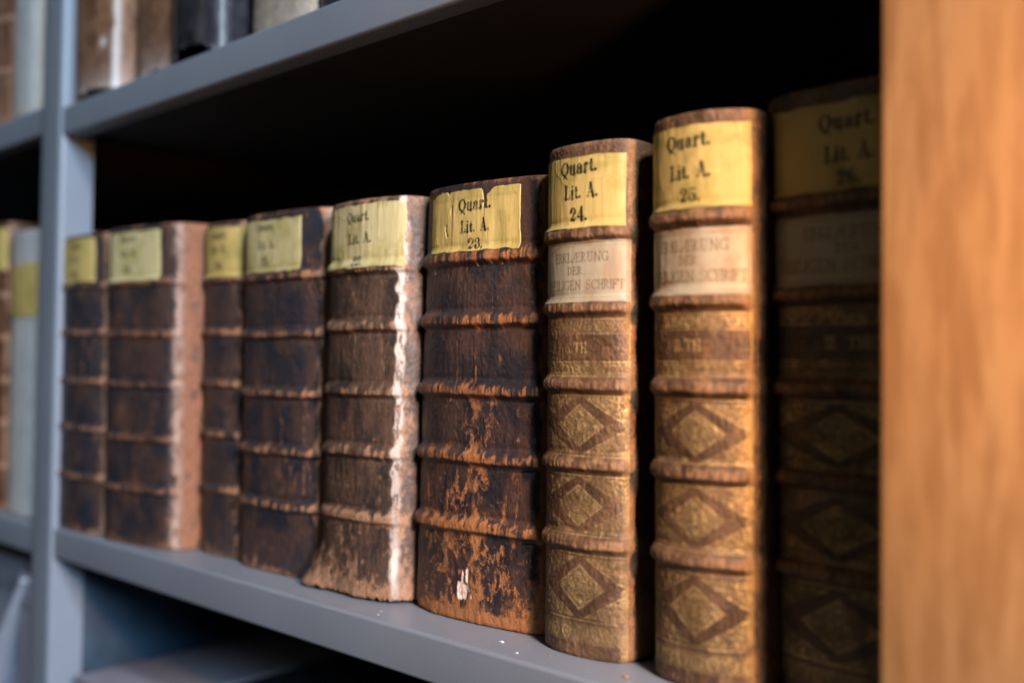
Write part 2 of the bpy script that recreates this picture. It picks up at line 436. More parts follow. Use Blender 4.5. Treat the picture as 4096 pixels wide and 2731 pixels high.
def bands_h(sh, S, Z, zs, amp, hw, seed, slope=0.0, fray=.25):
    """height of the raised bands over the spine"""
    side = ss(sh.s0 - .005, sh.s0 + .002, S) * (1 - ss(sh.s1 - .002, sh.s1 + .005, S))
    h = 0; m = 0
    for i, zc in enumerate(zs):
        wob = (vn(S * 90, S * 0 + i, seed) - .5) * .0008 + slope * (S - (sh.s0 + sh.s1) / 2)
        d = (Z - zc - wob) / hw
        d = np.where(d > 0, d * .80, d * 1.22)
        b = np.exp(-np.abs(d) ** 3.6)
        h = h + b * amp * (.95 + .10 * vn(S * 60, S * 0 + 5 + i, seed + 3)) - .00028 * (gs(d - 1.7, .35) + gs(d + 1.7, .35))
        m = np.maximum(m, np.exp(-np.abs(d * 1.05) ** 2.2))
    return h * (.12 + .88 * side), m * (.25 + .75 * side)

def build_spine(root, sh, mat, fn, name='spine'):
    s_a = np.arange(0, sh.s0 - .006, .002); s_b = np.arange(sh.s0 - .006, sh.s1 + .008, sh.ds)
    s_c = np.arange(sh.s1 + .008, sh.s[-1], .0015)
    s = np.r_[s_a, s_b, s_c, sh.s[-1]]
    z = np.linspace(0, sh.H, int(sh.H / sh.ds))
    S, Z = np.meshgrid(s, z)
    off, at, keep = fn(sh, S, Z)
    e = .0030                                   # head and tail cap turned in
    cap = np.where(Z > sh.H - e, (Z - (sh.H - e)) / e, 0) + np.where(Z < e, (e - Z) / e, 0)
    off = off - .0022 * (1 - np.sqrt(np.clip(1 - cap ** 2, 0, 1)))
    P = sh.pos(S, Z, off)
    if 'rag' in at:
        P[..., 2] += at.pop('rag')
    me = grid_mesh(name, P, at, keep)
    return link(name, me, mat, root)

def build_body(root, sh, bmat):
    yb = sh.yf + sh.depth
    H = sh.H; zb = sh.zb
    ys = sh.yf + .028
    lx, rx = sh.lean
    def slab(name, x0, x1, y0, y1, z0, z1, mat, lean, bev):
        me = box_mesh(name, x0, x1, y0, y1, z0, z1, bev, 2)
        co = np.zeros(len(me.vertices) * 3, np.float32); me.vertices.foreach_get('co', co); co = co.reshape(-1, 3)
        co[:, 0] += lean * (1 - (co[:, 2] - zb) / H)
        me.vertices.foreach_set('co', co.reshape(-1)); me.update()
        return link(name, me, mat, root)
    slab('board', sh.xl + .0012, sh.xl + .0046, ys, yb, zb + .0006, zb + H - .0012, bmat, lx, .0010)
    slab('board', sh.xr - .0046, sh.xr - .0012, ys, yb, zb + .0006, zb + H - .0012, bmat, rx, .0010)
    slab('page_block', sh.xl + .0050, sh.xr - .0050, ys + .002, yb - .004, zb + .004, zb + H - .005, PAGES, (lx + rx) / 2, .0008)

def build_label(root, sh, mat, X0, X1, Z0, Z1, hfn, texts=(), font_=FAT, seed=0, name='paper_label', off0=.00035, ds=None,
                wrinkle=.00022, cut=None, rag=.0006, tilt=0.0, inkbreak=.35, extra=None, stainf=None):
    s0, s1 = sh.s_of(X0), sh.s_of(X1); ds = ds or sh.ds * .8
    s = np.linspace(s0, s1, max(8, int((s1 - s0) / ds))); z = np.linspace(Z0, Z1, max(8, int((Z1 - Z0) / ds)))
    A, B = np.meshgrid((s - s0) / (s1 - s0), (z - Z0) / (Z1 - Z0))
    S = s0 + A * (s1 - s0); Z = Z0 + B * (Z1 - Z0)
    # uneven outline
    ex = rag * (vn(Z * 160, Z * 0, seed + 1) - .5) * 2; ez = rag * (vn(S * 160, S * 0, seed + 2) - .5) * 2
    S2 = S + ex * (np.abs(A - .5) * 2) ** 2; Z2 = Z + ez * (np.abs(B - .5) * 2) ** 2 + tilt * (S - (s0 + s1) / 2)
    h = hfn(sh, S2, Z2)
    wr = wrinkle * (np.abs(fbm(S2 * 170, Z2 * 22, seed + 5, 4, .6) - .5) * 3.2 - .4)
    wr += wrinkle * .40 * gs(np.abs(fbm(S2 * 60 + 3, Z2 * 42, seed + 8, 2) - .5), .030)
    off = h + off0 + wr + wrinkle
    edge = np.zeros_like(A, bool); edge[0] = edge[-1] = True; edge[:, 0] = edge[:, -1] = True
    off = np.where(edge, h - .0004, off)
    X = sh.x_of(S2)
    ink = np.zeros_like(A)
    segs = []
    for (t, cx, cz, wd, ht, tl) in texts: segs += text_segs(t, font_, sh.s_of(cx), cz, wd, ht, tl)
    if segs:
        wj = .00012
        ink = seg_mask(S2 + wj * (vn(S2 * 2200, Z2 * 2200, seed) - .5), Z2 + wj * (vn(S2 * 2200, Z2 * 2200, seed + 1) - .5), segs, sh.ds * 1.0)
        ink = ink * (1 - inkbreak * ss(.5, .75, fbm(S2 * 700, Z2 * 500, seed + 4, 3)))
    stain = .75 * ss(.46, .75, fbm(S2 * 75, Z2 * 60, seed + 9, 5, .6)) + .5 * (1 - ss(0, .06, np.minimum(np.minimum(A, 1 - A), np.minimum(B, 1 - B)))) * vn(S2 * 300, Z2 * 300, seed)
    if stainf: stain = np.maximum(stain, stainf(X, Z2))
    if extra: ink = np.maximum(ink, extra(X, Z2, S2))
    keep = None
    if cut is not None:
        cm = cut(X, Z2, S2)
        off = np.where(cm > .35, h - .0004, off)
        keep = ~((cm[:-1, :-1] > .5) & (cm[1:, 1:] > .5))
    P = sh.pos(S2, Z2, off)
    me = grid_mesh(name, P, {'ink': ink, 'stain': stain}, keep)
    return link(name, me, mat, root)

# ---- leather looks
M_DARK = leather('worn_black_brown_calf', (.022, .024, .036), (.085, .047, .034), (.43, .205, .105), rough=.40, spec=.5)
M_F = leather('cracked_dark_calf', (.022, .021, .028), (.092, .050, .037), (.37, .150, .052), rough=.36, spec=.5)
M_E = leather('rubbed_brown_calf', (.030, .023, .023), (.135, .078, .050), (.37, .205, .115), pale=(.62, .54, .48), rough=.44)
M_GILT = leather('gilt_brown_calf', (.072, .038, .020), (.180, .099, .048), (.34, .188, .092), gold=(.54, .39, .165), rough=.46, bump=.7)
M_YEL = paper('yellow_shelfmark_paper', (.56, .425, .145), (.012, .014, .012), .55)
M_VEL = paper('pale_title_leather', (.40, .362, .262), (.10, .062, .018), .5, stain=(.33, .21, .12))
M_YELP = paper('faded_yellow_shelfmark_paper', (.55, .485, .25), (.02, .022, .02), .55)
B_DARK = simple('board_brown_leather', (.22, .10, .050), .6, var=.5, scale=60)
B_TAN = simple('board_tan_leather', (.26, .13, .065), .6, var=.3, scale=60)

def dark_fn(zs, amp, hw, seed, wearf=None, palef=None, slope=0.0, tonev=.5, wearamt=1.0, edge=.9, outw=.55, keepf=None, ragf=None, extra_h=None, z0w=1.0):
    def hf(sh, S, Z):
        h, m = bands_h(sh, S, Z, zs, amp, hw, seed, slope)
        if extra_h: h = h + extra_h(sh, S, Z)
        return h
    def fn(sh, S, Z):
        h, m = bands_h(sh, S, Z, zs, amp, hw, seed, slope)
        X = sh.x_of(S)
        st = vn(S * 1100, Z * 110, seed + 20); st2 = vn(S * 380, Z * 60, seed + 21)
        f1 = fbm(S * 90, Z * 62, seed + 22, 5, .62); f2 = fbm(S * 260, Z * 150, seed + 23, 4, .6)
        sL = gs(S - sh.s0 + .001, .0030); sR = gs(S - sh.s1 - .001, .0042)
        outer = ss(sh.s1 + .001, sh.s1 + .006, S) + (1 - ss(sh.s0 - .006, sh.s0 - .001, S))
        ends = np.exp(-Z / .006) + .8 * np.exp(-(sh.H - Z) / .004)
        c = .95 * m * (.15 + .95 * st) * (.45 + 1.0 * st2) * z0w + edge * sR * (.45 + 1.1 * f2) + .45 * sL + .75 * ends + outw * outer
        if wearf: c = c + wearf(sh, S, Z, X, f1, f2)
        v = c * .55 * wearamt + f1 * .50 + f2 * .42
        wear = ss(.62, .92, v)
        # fine crackle lines running down the spine
        cr = gs(np.abs(fbm(S * 260, Z * 22, seed + 30, 3) - .5), .010) * ss(.5, .8, vn(S * 80, Z * 30, seed + 31))
        wear = np.maximum(wear, .75 * cr)
        pale = palef(sh, S, Z, X, f1, f2) if palef else np.zeros_like(S)
        tone = np.clip(tonev + (fbm(S * 70, Z * 52, seed + 25, 5, .6) - .5) * 3.4, 0, 1)
        off = h + .00035 * (f2 - .5) + .00018 * (np.abs(fbm(S * 380, Z * 200, seed + 50, 3) - .5) * 4 - .5) + .00008 * m * (st - .5) * 2 - .00022 * wear * (.4 + f2) - .0003 * pale
        if extra_h: off = off + extra_h(sh, S, Z)
        at = dict(wear=wear * (1 - pale), pale=pale, gold=np.zeros_like(S), tone=tone)
        if ragf: at['rag'] = ragf(sh, S, Z)
        return off, at, (keepf(sh, S, Z, X) if keepf else None)
    return hf, fn

def finish_book(root, sh, mat, fn, bmat):
    build_spine(root, sh, mat, fn)
    build_body(root, sh, bmat)

GRP = 'old leather books standing on the middle shelf'
def book_root(sh, label, group=GRP, name='old_book'):
    return empty(name, ((sh.xl + sh.xr) / 2, sh.yf + .05, sh.zb), label, 'book', group)

# ---------------- 18: leftmost
shA = Shape([(-850, 60), (-851, 20), (-848, 8), (-836, 4), (-805, 3), (-783, 7), (-771, 13), (-767, 22), (-766, 60)], 0, .240, ds=.0007)
hfA, fnA = dark_fn([.198, .160, .121, .083, .044], .0019, .0027, 100, tonev=.30, edge=1.7, palef=lambda sh, S, Z, X, a, b: .25 * gs(S - sh.s1 - .003, .005))
rA = book_root(shA, 'dark narrow book against the post, yellow label at its head, tan right edge')
finish_book(rA, shA, M_DARK, fnA, B_DARK)
build_label(rA, shA, M_YEL, -.842, -.784, .201, .2365, hfA, [('Quart.', -.811, .231, .022, .0048, 0), ('Lit. A.', -.811, .220, .019, .0048, 0), ('18.', -.811, .208, .010, .005, 0)], seed=31, ds=.0005)
# ---------------- 19
shB = Shape([(-764, 60), (-765, 22), (-763, 10), (-751, 5), (-722, 8), (-694, 12), (-679, 17), (-670, 26), (-667, 38), (-666, 60)], 0, .2405, ds=.0007)
hfB, fnB = dark_fn([.197, .158, .120, .080, .042], .0019, .0027, 130, tonev=.25, edge=1.1, outw=.75,
                   palef=lambda sh, S, Z, X, a, b: .85 * gs(S - sh.s1 + .0005, .0040) * ss(.30, .62, b * .7 + a * .3))
rB = book_root(shB, 'second dark book from the post, with a thick pinkish worn right edge')
finish_book(rB, shB, leather('red_brown_rubbed_calf', (.021, .020, .028), (.090, .046, .031), (.30, .125, .062), pale=(.50, .35, .27), rough=.5), fnB, simple('board_mottled_red_brown', (.20, .075, .035), .6, var=.6, scale=70))
build_label(rB, shB, M_YELP, -.754, -.690, .198, .236, hfB, [('Quart.', -.728, .231, .022, .0048, 0), ('Lit. A.', -.728, .220, .019, .0048, 0), ('19.', -.728, .207, .010, .005, 0)], seed=41, ds=.0005)
# ---------------- 20
shC = Shape([(-668, 75), (-669, 50), (-667, 38), (-656, 32), (-635, 31), (-620, 34), (-613, 41), (-611, 75)], 0, .2385, ds=.0007)
hfC, fnC = dark_fn([.197, .159, .122, .086, .047], .0019, .0027, 160, tonev=.45, edge=.6)
rC = book_root(shC, 'narrow dark book set back, its yellow label as wide as its spine')
finish_book(rC, shC, M_DARK, fnC, B_DARK)
build_label(rC, shC, M_YEL, -.661, -.6125, .1985, .235, hfC, [('Quart.', -.640, .229, .020, .0048, 0), ('Lit. A.', -.640, .219, .018, .0048, 0), ('20.', -.638, .207, .009, .005, 0)], seed=51, ds=.0005)
# ---------------- 21
shD = Shape([(-609, 75), (-610, 45), (-607, 34), (-595, 27), (-565, 26), (-536, 28), (-523, 32), (-515, 40), (-513, 75)], 0, .2385, lean=(0, -.004), ds=.00055)
hfD, fnD = dark_fn([.195, .157, .118, .080, .0445], .0022, .0029, 190, tonev=.45, edge=1.5, palef=lambda sh, S, Z, X, a, b: .30 * gs(S - sh.s1 - .002, .003))
rD = book_root(shD, 'blue-black book numbered 21, left of the one with the torn white edge')
finish_book(rD, shD, M_DARK, fnD, B_DARK)
build_label(rD, shD, M_YELP, -.597, -.535, .1985, .2335, hfD, [('Quart.', -.573, .229, .020, .0052, 0), ('Lit. A.', -.571, .217, .018, .0052, 0), ('21.', -.572, .206, .009, .0055, 0)], seed=61, ds=.0004)
# ---------------- 22
shE = Shape([(-503, 75), (-505, 36), (-501, 27), (-489, 22), (-462, 20), (-444, 23), (-434, 27), (-429, 34), (-427, 42), (-426, 75)], 0, .2360, lean=(-.006, -.006), ds=.00038)
def warpE(sh, P, S, Z):          # loose leather flaring out at the foot
    k = np.clip(1 - Z / .034, 0, 1) ** 1.5 * (1 - ss(sh.s0 - .002, sh.s0 + .026, S))
    P[..., 0] -= .0125 * k; P[..., 1] -= .009 * k
    return P
shE.warp = warpE
def paleE(sh, S, Z, X, a, b):
    edge = sh.s1 - .0030 + .0016 * (vn(Z * 170, Z * 0, 3) - .5) * 2
    strip = ss(-.0012, .0004, S - edge) * (1 - .95 * ss(.0030, .0062, S - edge))
    up = .55 + .45 * ss(.02, .10, Z)
    tears = (1 - .75 * ss(.49, .62, fbm(S * 420, Z * 150, 77, 5, .65))) * (.80 + .2 * ss(.10, .16, Z))
    blob = gs((S - sh.s1 + .0005) / .0022, 1) * gs((Z - .022) / .010, 1) * 1.1
    return np.clip(strip * up * tears + blob, 0, 1)
def wearE(sh, S, Z, X, a, b):
    return .10 * (1 - ss(.0, .11, Z)) + .08 * gs(S - (sh.s0 + sh.s1) / 2, .014) + .02 + 1.1 * (fbm(S * 350, Z * 300, 717, 4, .7) - .5) + 1.1 * np.exp(-Z / .010) + .5 * gs(Z - .048, .006)
def ragE(sh, S, Z):
    r = .0030 * np.abs(fbm(S * 260, S * 0 + 2, 88, 4) - .5) * 2 + .0012
    return r * np.exp(-Z / .006)
def exE(sh, S, Z):
    return .0014 * (fbm(S * 120, Z * 60, 91, 3) - .5) * np.exp(-Z / .02) + .0004 * (fbm(S * 300, Z * 30, 95, 3) - .5)
hfE, fnE = dark_fn([.1945, .160, .122, .086, .048], .0022, .0030, 220, tonev=.65, wearf=wearE, palef=paleE, ragf=ragE, extra_h=exE, slope=.00, wearamt=.95, outw=.05, edge=.5)
rE = book_root(shE, 'rubbed brown book with white torn right edge and ragged flared foot')
finish_book(rE, shE, M_E, fnE, B_DARK)
build_label(rE, shE, M_YELP, -.4985, -.4330, .1945, .2325, hfE, [('Quart.', -.4665, .2255, .0205, .0060, .03), ('Lit. A.', -.4645, .2125, .0205, .0058, .02), ('22.', -.4650, .1990, .0095, .0056, 0)], seed=71, ds=.0003, wrinkle=.0003)
# ---------------- 23
shF = Shape([(-427, 75), (-428, 50), (-424, 38), (-414, 32), (-396, 29.5), (-375, 30), (-353, 33), (-341, 36), (-335, 41), (-333.5, 50), (-333.5, 75)], 0, .2380, lean=(-.008, .001), ds=.00028)
def wearF(sh, S, Z, X, a, b):
    vein = np.maximum(gs(np.abs(fbm(S * 230, Z * 85, 737, 4, .6) - .5), .020), gs(np.abs(fbm(S * 320, Z * 130, 747, 4, .6) - .52), .016))
    reg = .35 + .65 * gs(X + .380, .026)
    c = .85 * vein * reg * ss(.16, .05, Z) * ss(.40, .56, a)
    c += .65 * ss(.50, .70, fbm(S * 300, Z * 190, 757, 5, .62)) * reg * ss(.13, .04, Z)
    c += .60 * gs(X + .374 + .004 * (a - .5), .0070) * ss(.20, .03, Z) * (.2 + 1.1 * b)
    c += .45 * gs(X + .392, .0060) * (1 - ss(.02, .10, Z)) * b * 1.6 + .5 * (fbm(S * 300, Z * 160, 727, 4, .7) - .5)
    c += 1.5 * (1 - ss(.004, .0085, Z + .002 * (vn(S * 200, Z * 0, 5) - .5)))
    c += .16 * (1 - ss(.0, .12, Z))
    c += .8 * gs(S - sh.s1 - .002, .0022) + .35 * ss(sh.s1 - .001, sh.s1 + .003, S)
    return c
def paleF(sh, S, Z, X, a, b):
    bulb = gs((X + .3815) / .0050, 1) * gs((Z - .0165) / .0050, 1)
    s1_ = gs((X + .3788) / .0011, 1) * ss(.016, .020, Z) * (1 - ss(.029, .032, Z))
    s2_ = gs((X + .3818) / .0009, 1) * ss(.016, .020, Z) * (1 - ss(.028, .031, Z))
    v = np.maximum(np.maximum(bulb * (.75 + .6 * vn(S * 900, Z * 150, 6)), s1_), s2_ * .9) + (b - .5) * 1.3
    return ss(.42, .56, v)
def exF(sh, S, Z):
    X = sh.x_of(S)
    return .0006 * (fbm(S * 170, Z * 25, 97, 4) - .5) - .0007 * paleF(sh, S, Z, X, .5, .5) + .0012 * (fbm(S * 200, S * 0, 98, 3) - .5) * np.exp(-Z / .004)
hfF, fnF = dark_fn([.1965, .1625, .1245, .0885, .0515], .0030, .0034, 250, tonev=.45, wearf=wearF, palef=paleF, extra_h=exF, wearamt=.95, edge=.8, ragf=lambda sh, S, Z: .0016 * (1 - ss(-.001, .016, S - sh.s0)) * np.exp(-Z / .004) + .0009 * np.abs(fbm(S * 230, S * 0, 99, 3) - .5) * np.exp(-Z / .004))
rF = book_root(shF, 'wide black-brown book numbered 23 with torn label and small white hole near its foot')
finish_book(rF, shF, M_F, fnF, B_DARK)
def cutF(X, Z, S):
    # tears from the upper edge, lost corner pieces and slits
    n = (fbm(S * 220, Z * 220, 61, 3) - .5)
    m = np.zeros_like(X)
    top = .2338 - .0016 * gs((X + .3985) / .0012, 1) - .0012 * ss(-.404, -.413, X) - .0085 * gs((X + .3720) / .0011, 1) - .0030 * gs((X + .3700) / .0030, 1) + n * .0012
    m = np.maximum(m, (Z > top).astype(float))
    m = np.maximum(m, ((np.abs(X + .3722 + n * .0010) < .0007 * ss(.2145, .229, Z)) & (Z > .2185)).astype(float))
    m = np.maximum(m, ((np.abs(X + .3964 + n * .001) < .00055) & (np.abs(Z - .2235) < .0022)).astype(float))
    m = np.maximum(m, ((np.abs(X + .4000 + n * .002) < .0007) & (np.abs(Z - .2125) < .0034)).astype(float))
    m = np.maximum(m, ((X + .4130) ** 2 + (Z - .2345) ** 2 < .0032 ** 2).astype(float))
    return m
def stF(X, Z): return .8 * ss(.2275, .2290, Z) * (1 - ss(.2295, .2310, Z)) * .6 + .4 * ss(.2285, .232, Z)
build_label(rF, shF, M_YEL, -.4135, -.3490, .2000, .2345, hfF, [('Quart.', -.3790, .2258, .0230, .0068, .03), ('Lit. A.', -.3785, .2138, .0205, .0064, .02), ('23.', -.3775, .2042, .0105, .0058, 0)],
            seed=81, ds=.00024, wrinkle=.00022, cut=cutF, inkbreak=.45, stainf=stF)

# ---------------- the three gilt volumes
def filigree(p, q, seed, f=1.0):
    """curling leaf-like lines, mirrored about both axes"""
    u, v = np.abs(p) * f, np.abs(q) * f
    a = fbm(u * 3.2 + 1.7, v * 3.2 + 4.1, seed, 2)
    b = fbm(u * 4.2 + 7.7, v * 4.2 + 2.1, seed + 5, 2)
    l1 = gs(np.abs(((a * 6.0) % 1) - .5), .11)
    l2 = gs(np.abs(((b * 4.0) % 1) - .5), .08)
    return np.clip(np.maximum(l1, l2 * .9), 0, 1)
def line(v, c, wd, soft): return np.clip(.5 - (np.abs(v - c) - wd / 2) / soft, 0, 1)
def roll(u, v, period):
    """a tooled border of linked rings with leaves; v in -1..1"""
    t = (u / period) % 1 - .5
    r = np.hypot(t * 2.0, v * .95)
    ring = gs(np.abs(r - .62), .13); dot = gs(r, .20)
    t2 = (u / period + .5) % 1 - .5
    leaf = gs(np.abs(v - .55 * np.cos(t2 * 9)), .20) * gs(t2, .20)
    return np.clip(ring + dot + leaf, 0, 1)
def gilt_fn(zs, amp, hw, seed, X0, X1, txt, txtX, txtw, vell, strength=1.0, tonev=.5, zfoot=.018):
    def hf(sh, S, Z):
        return bands_h(sh, S, Z, zs, amp, hw, seed, 0)[0]
    def fn(sh, S, Z):
        h, m = bands_h(sh, S, Z, zs, amp, hw, seed, 0)
        X = sh.x_of(S); soft = sh.ds * 1.1
        sa, sb = sh.s_of(X0), sh.s_of(X1)
        inx = ss(sa - .001, sa, S) * (1 - ss(sb, sb + .0006, S))
        gold = np.zeros_like(S); fld = np.zeros_like(S)
        # third panel: two rolls and the volume number
        a, b = zs[1] - hw * 1.55, zs[2] + hw * 1.45
        ins = ((Z < a) & (Z > b)).astype(float)
        for zz in (a, a - .0070, b + .0070, b): gold = np.maximum(gold, line(Z, zz, .00050, soft))
        for zc in (a - .0035, b + .0035):
            gold = np.maximum(gold, .85 * roll(S - sa, (Z - zc) / .0030, .0066) * (np.abs(Z - zc) < .0031))
            fld = np.maximum(fld, .16 * (np.abs(Z - zc) < .0033))
        segs = text_segs(txt, ROM, sh.s_of(txtX), (a + b) / 2, txtw, .0048)
        lett = .85 * seg_mask(S, Z, segs, soft)
        # three lozenge panels
        pans = [(zs[2], zs[3]), (zs[3], zs[4]), (zs[4], zfoot - hw * 1.3)]
        for k, (u1, u0) in enumerate(pans):
            a, b = u1 - hw * 1.45, u0 + hw * 1.45
            zc, hh = (a + b) / 2, (a - b) / 2; sc_, hs = (sa + sb) / 2, (sb - sa) / 2
            jr = np.random.RandomState(seed + 7 * k).uniform(-1, 1, 3)
            p, q = (S - sc_ + .0007 * jr[0]) / hs, (Z - zc + .0005 * jr[1] + .012 * jr[2] * (S - sc_)) / hh
            inn = (np.abs(q) < .93) & (np.abs(p) < .97)
            for zz in (a, b): gold = np.maximum(gold, line(Z, zz, .00045, soft))
            d = np.abs(p) + np.abs(q)
            cor = ss(1.02, 1.06, d + .05 * np.cos(q * 30)) * inn
            cen = (1 - ss(.50, .54, np.abs(p) * 1.06 + np.abs(q) * .78)) * inn
            fil = filigree(p * hs / .015, q * hh / .015, 300 + 0 * k)
            reg = np.maximum(cor, cen)
            gold = np.maximum(gold, reg * fil * (.95 if k != 1 else .85)); fld = np.maximum(fld, reg * .13)
            gold = np.maximum(gold, .9 * gs(np.abs(np.abs(p) * 1.06 + np.abs(q) * .78 - .53), .024) * inn)
            gold = np.maximum(gold, .7 * gs(np.abs(d - 1.03), .018) * inn)
        # foot roll
        gold = np.maximum(gold, line(Z, zfoot, .0005, soft))
        gold = np.maximum(gold, .6 * roll(S - sa, (Z - zfoot + .006) / .0042, .0075) * (np.abs(Z - zfoot + .006) < .0044)); fld = np.maximum(fld, .2 * (np.abs(Z - zfoot + .006) < .0046))
        # upright frame line at the right and the head
        gold = np.maximum(gold, line(S, sb - .0004, .0006, soft) * (Z < zs[0] - hw * 1.4))
        gold = np.maximum(gold, .8 * line(S, sa + .0004, .0005, soft))
        gold = np.maximum(gold, .7 * roll(Z, (S - sb + .0022) / .0016, .0050) * (np.abs(S - sb + .0022) < .0018) * (Z < zs[2] - hw))
        gold = np.maximum(gold, .8 * filigree((S - sb) / .006, (Z - zs[0]) / .006, 500) * (np.abs(S - sb - .0005) < .0022) * (Z > zs[0] + hw * 1.3))
        rub = .28 + .9 * ss(.36, .60, fbm(S * 95, Z * 95, seed + 40, 5, .62))
        gold = np.clip(np.maximum(gold * rub, lett * 1.15), 0, 1) * inx * (1 - ss(.25, .5, m)) * strength
        fld = fld * inx * (1 - ss(.25, .5, m)) * (.6 + .6 * rub) * strength
        st = vn(S * 900, Z * 90, seed + 20); st2 = vn(S * 300, Z * 40, seed + 21)
        f1 = fbm(S * 90, Z * 62, seed + 22, 5, .62); f2 = fbm(S * 420, Z * 260, seed + 23, 4, .6)
        sR = ss(sh.s1 - .002, sh.s1 + .003, S); ends = np.exp(-Z / .006) + np.exp(-(sh.H - Z) / .005)
        v = .40 * m * (.3 + .9 * st) + .30 * sR + .30 * ends * (.4 + st) + .55 * f1 + .45 * f2
        wear = ss(.58, .98, v) * .9
        tone = np.clip(tonev + (fbm(S * 75, Z * 50, seed + 25, 5, .6) - .5) * 3.0, 0, 1)
        crack = gs(np.abs(fbm(S * 330, Z * 18, seed + 30, 3) - .5), .008) * ss(.45, .8, vn(S * 90, Z * 30, seed + 31))
        wear = np.maximum(wear, .5 * crack)
        off = h + .0003 * (f2 - .5) + .00008 * m * (st - .5) * 2 - .00022 * gold + .00022 * (np.abs(fbm(S * 420, Z * 300, seed + 50, 3) - .5) * 4 - .5)
        at = dict(wear=wear * (1 - gold), pale=np.zeros_like(S), gold=np.clip(gold + fld * (1 - gold), 0, 1), tone=tone)
        return off, at, None
    return hf, fn

shG = Shape([(-327, 75), (-329, 44), (-327, 31), (-321, 26), (-308, 23), (-292, 24), (-282, 27), (-277.5, 31), (-275.5, 38), (-275.5, 75)], 0, .2470, ds=.00028)
zsG = [.2020, .1665, .1295, .0915, .0540]
hfG, fnG = gilt_fn(zsG, .0027, .0032, 400, -.3245, -.2765, 'I.TH.', -.3010, .0125, None, strength=.9)
rG = book_root(shG, 'brown gilt book numbered 24 with greyish white title panel and gold lozenges')
finish_book(rG, shG, M_GILT, fnG, B_TAN)
def stG(X, Z): return .75 * gs((Z - .2335 - (X + .3) * .10) / .0022, 1) + .5 * ss(-.314, -.322, X)
build_label(rG, shG, M_YEL, -.3255, -.2785, .2050, .2400, hfG, [('Quart.', -.3020, .2350, .0215, .0070, .06), ('Lit. A.', -.3005, .2230, .0195, .0066, .02), ('24.', -.3015, .2120, .0100, .0064, 0)],
            seed=111, ds=.00022, wrinkle=.00022, rag=.0003, stainf=stG, inkbreak=.3)
def title(r, sh, hf, X0, X1, zc, seed, mat, cx1, cx2, w1, w3, ht=.0046, ibr=.25):
    z0, z1 = zc - .0148, zc + .0148
    def ex(X, Z, S):
        sb = sh.s_of(X1); a = 0
        for d_ in (.0010, .0020): a = np.maximum(a, line(S, sb - d_, .00035, .0003) * .8 * (Z > z0 + .001))
        for d_ in (.0012, .0024): a = np.maximum(a, np.maximum(line(Z, z0 + d_, .00035, .0003), line(Z, z1 - d_, .00035, .0003)) * .55)
        return a
    return build_label(r, sh, mat, X0, X1, z0, z1, hf,
        [('ERKLÆRUNG', cx1, zc + .0070, w1, ht, .0), ('DER', cx2, zc + .0006, w1 * .27, ht * .85, 0), ('HEILIGEN SCHRIFT', (X0 + X1) / 2 + .0020, zc - .0063, w3, ht, 0)],
        font_=ROM, seed=seed, name='title_panel', ds=.00022, off0=.00022, wrinkle=.00014, rag=.00025, extra=ex, inkbreak=ibr)
title(rG, shG, hfG, -.3255, -.2770, .1842, 121, M_VEL, -.3010, -.3035, .0320, .0440)

shH = Shape([(-264, 75), (-266, 44), (-263.5, 31), (-258, 25.5), (-248, 22.5), (-234, 22), (-223, 26.5), (-216, 32), (-213, 39), (-213, 75)], 0, .2515, lean=(.003, .003), ds=.00028)
zsH = [.2045, .1680, .1300, .0925, .0550]
hfH, fnH = gilt_fn(zsH, .0030, .0034, 440, -.2610, -.2135, 'II.TH.', -.2395, .0150, None, tonev=.45, zfoot=.0185)
rH = book_root(shH, 'brown gilt book numbered 25 glowing orange on its right side, tan title panel')
finish_book(rH, shH, M_GILT, fnH, B_TAN)
def stH(X, Z): return .7 * gs((Z - .2385 + .0015 * np.sin(X * 300)) / .0022, 1)
build_label(rH, shH, M_YEL, -.2635, -.2150, .2085, .2452, hfH, [('Quart.', -.2400, .2385, .0220, .0066, .05), ('Lit. A.', -.2390, .2250, .0200, .0064, .02), ('25.', -.2385, .2145, .0100, .0060, 0)],
            seed=131, ds=.00022, wrinkle=.0002, rag=.0003, stainf=stH, inkbreak=.3)
title(rH, shH, hfH, -.2630, -.2135, .1852, 141, M_VEL, -.2385, -.2400, .0340, .0455, .0050, .2)

shI = Shape([(-219, 90), (-220, 66), (-218.5, 55), (-211, 46), (-194, 42), (-165, 42), (-152, 47), (-146, 56), (-145, 90)], 0, .2580, lean=(.008, 0), ds=.00045)
zsI = [.2085, .1700, .1305, .0925, .0545]
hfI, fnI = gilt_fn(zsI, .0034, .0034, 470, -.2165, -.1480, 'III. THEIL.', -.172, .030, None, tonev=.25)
rI = book_root(shI, 'gilt book numbered 26 in deep shade beside the orange wooden upright')
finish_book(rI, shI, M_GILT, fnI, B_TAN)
build_label(rI, shI, M_YEL, -.2175, -.1490, .2125, .2500, hfI, [('Quart.', -.1760, .2415, .0240, .0070, .03), ('Lit. A.', -.1750, .2280, .0210, .0066, .02), ('26.', -.1750, .2180, .0100, .0062, 0)],
            seed=151, ds=.0004, inkbreak=.3)
title(rI, shI, hfI, -.2170, -.1480, .1885, 161, M_VEL, -.1760, -.1760, .040, .055, .005, .5)

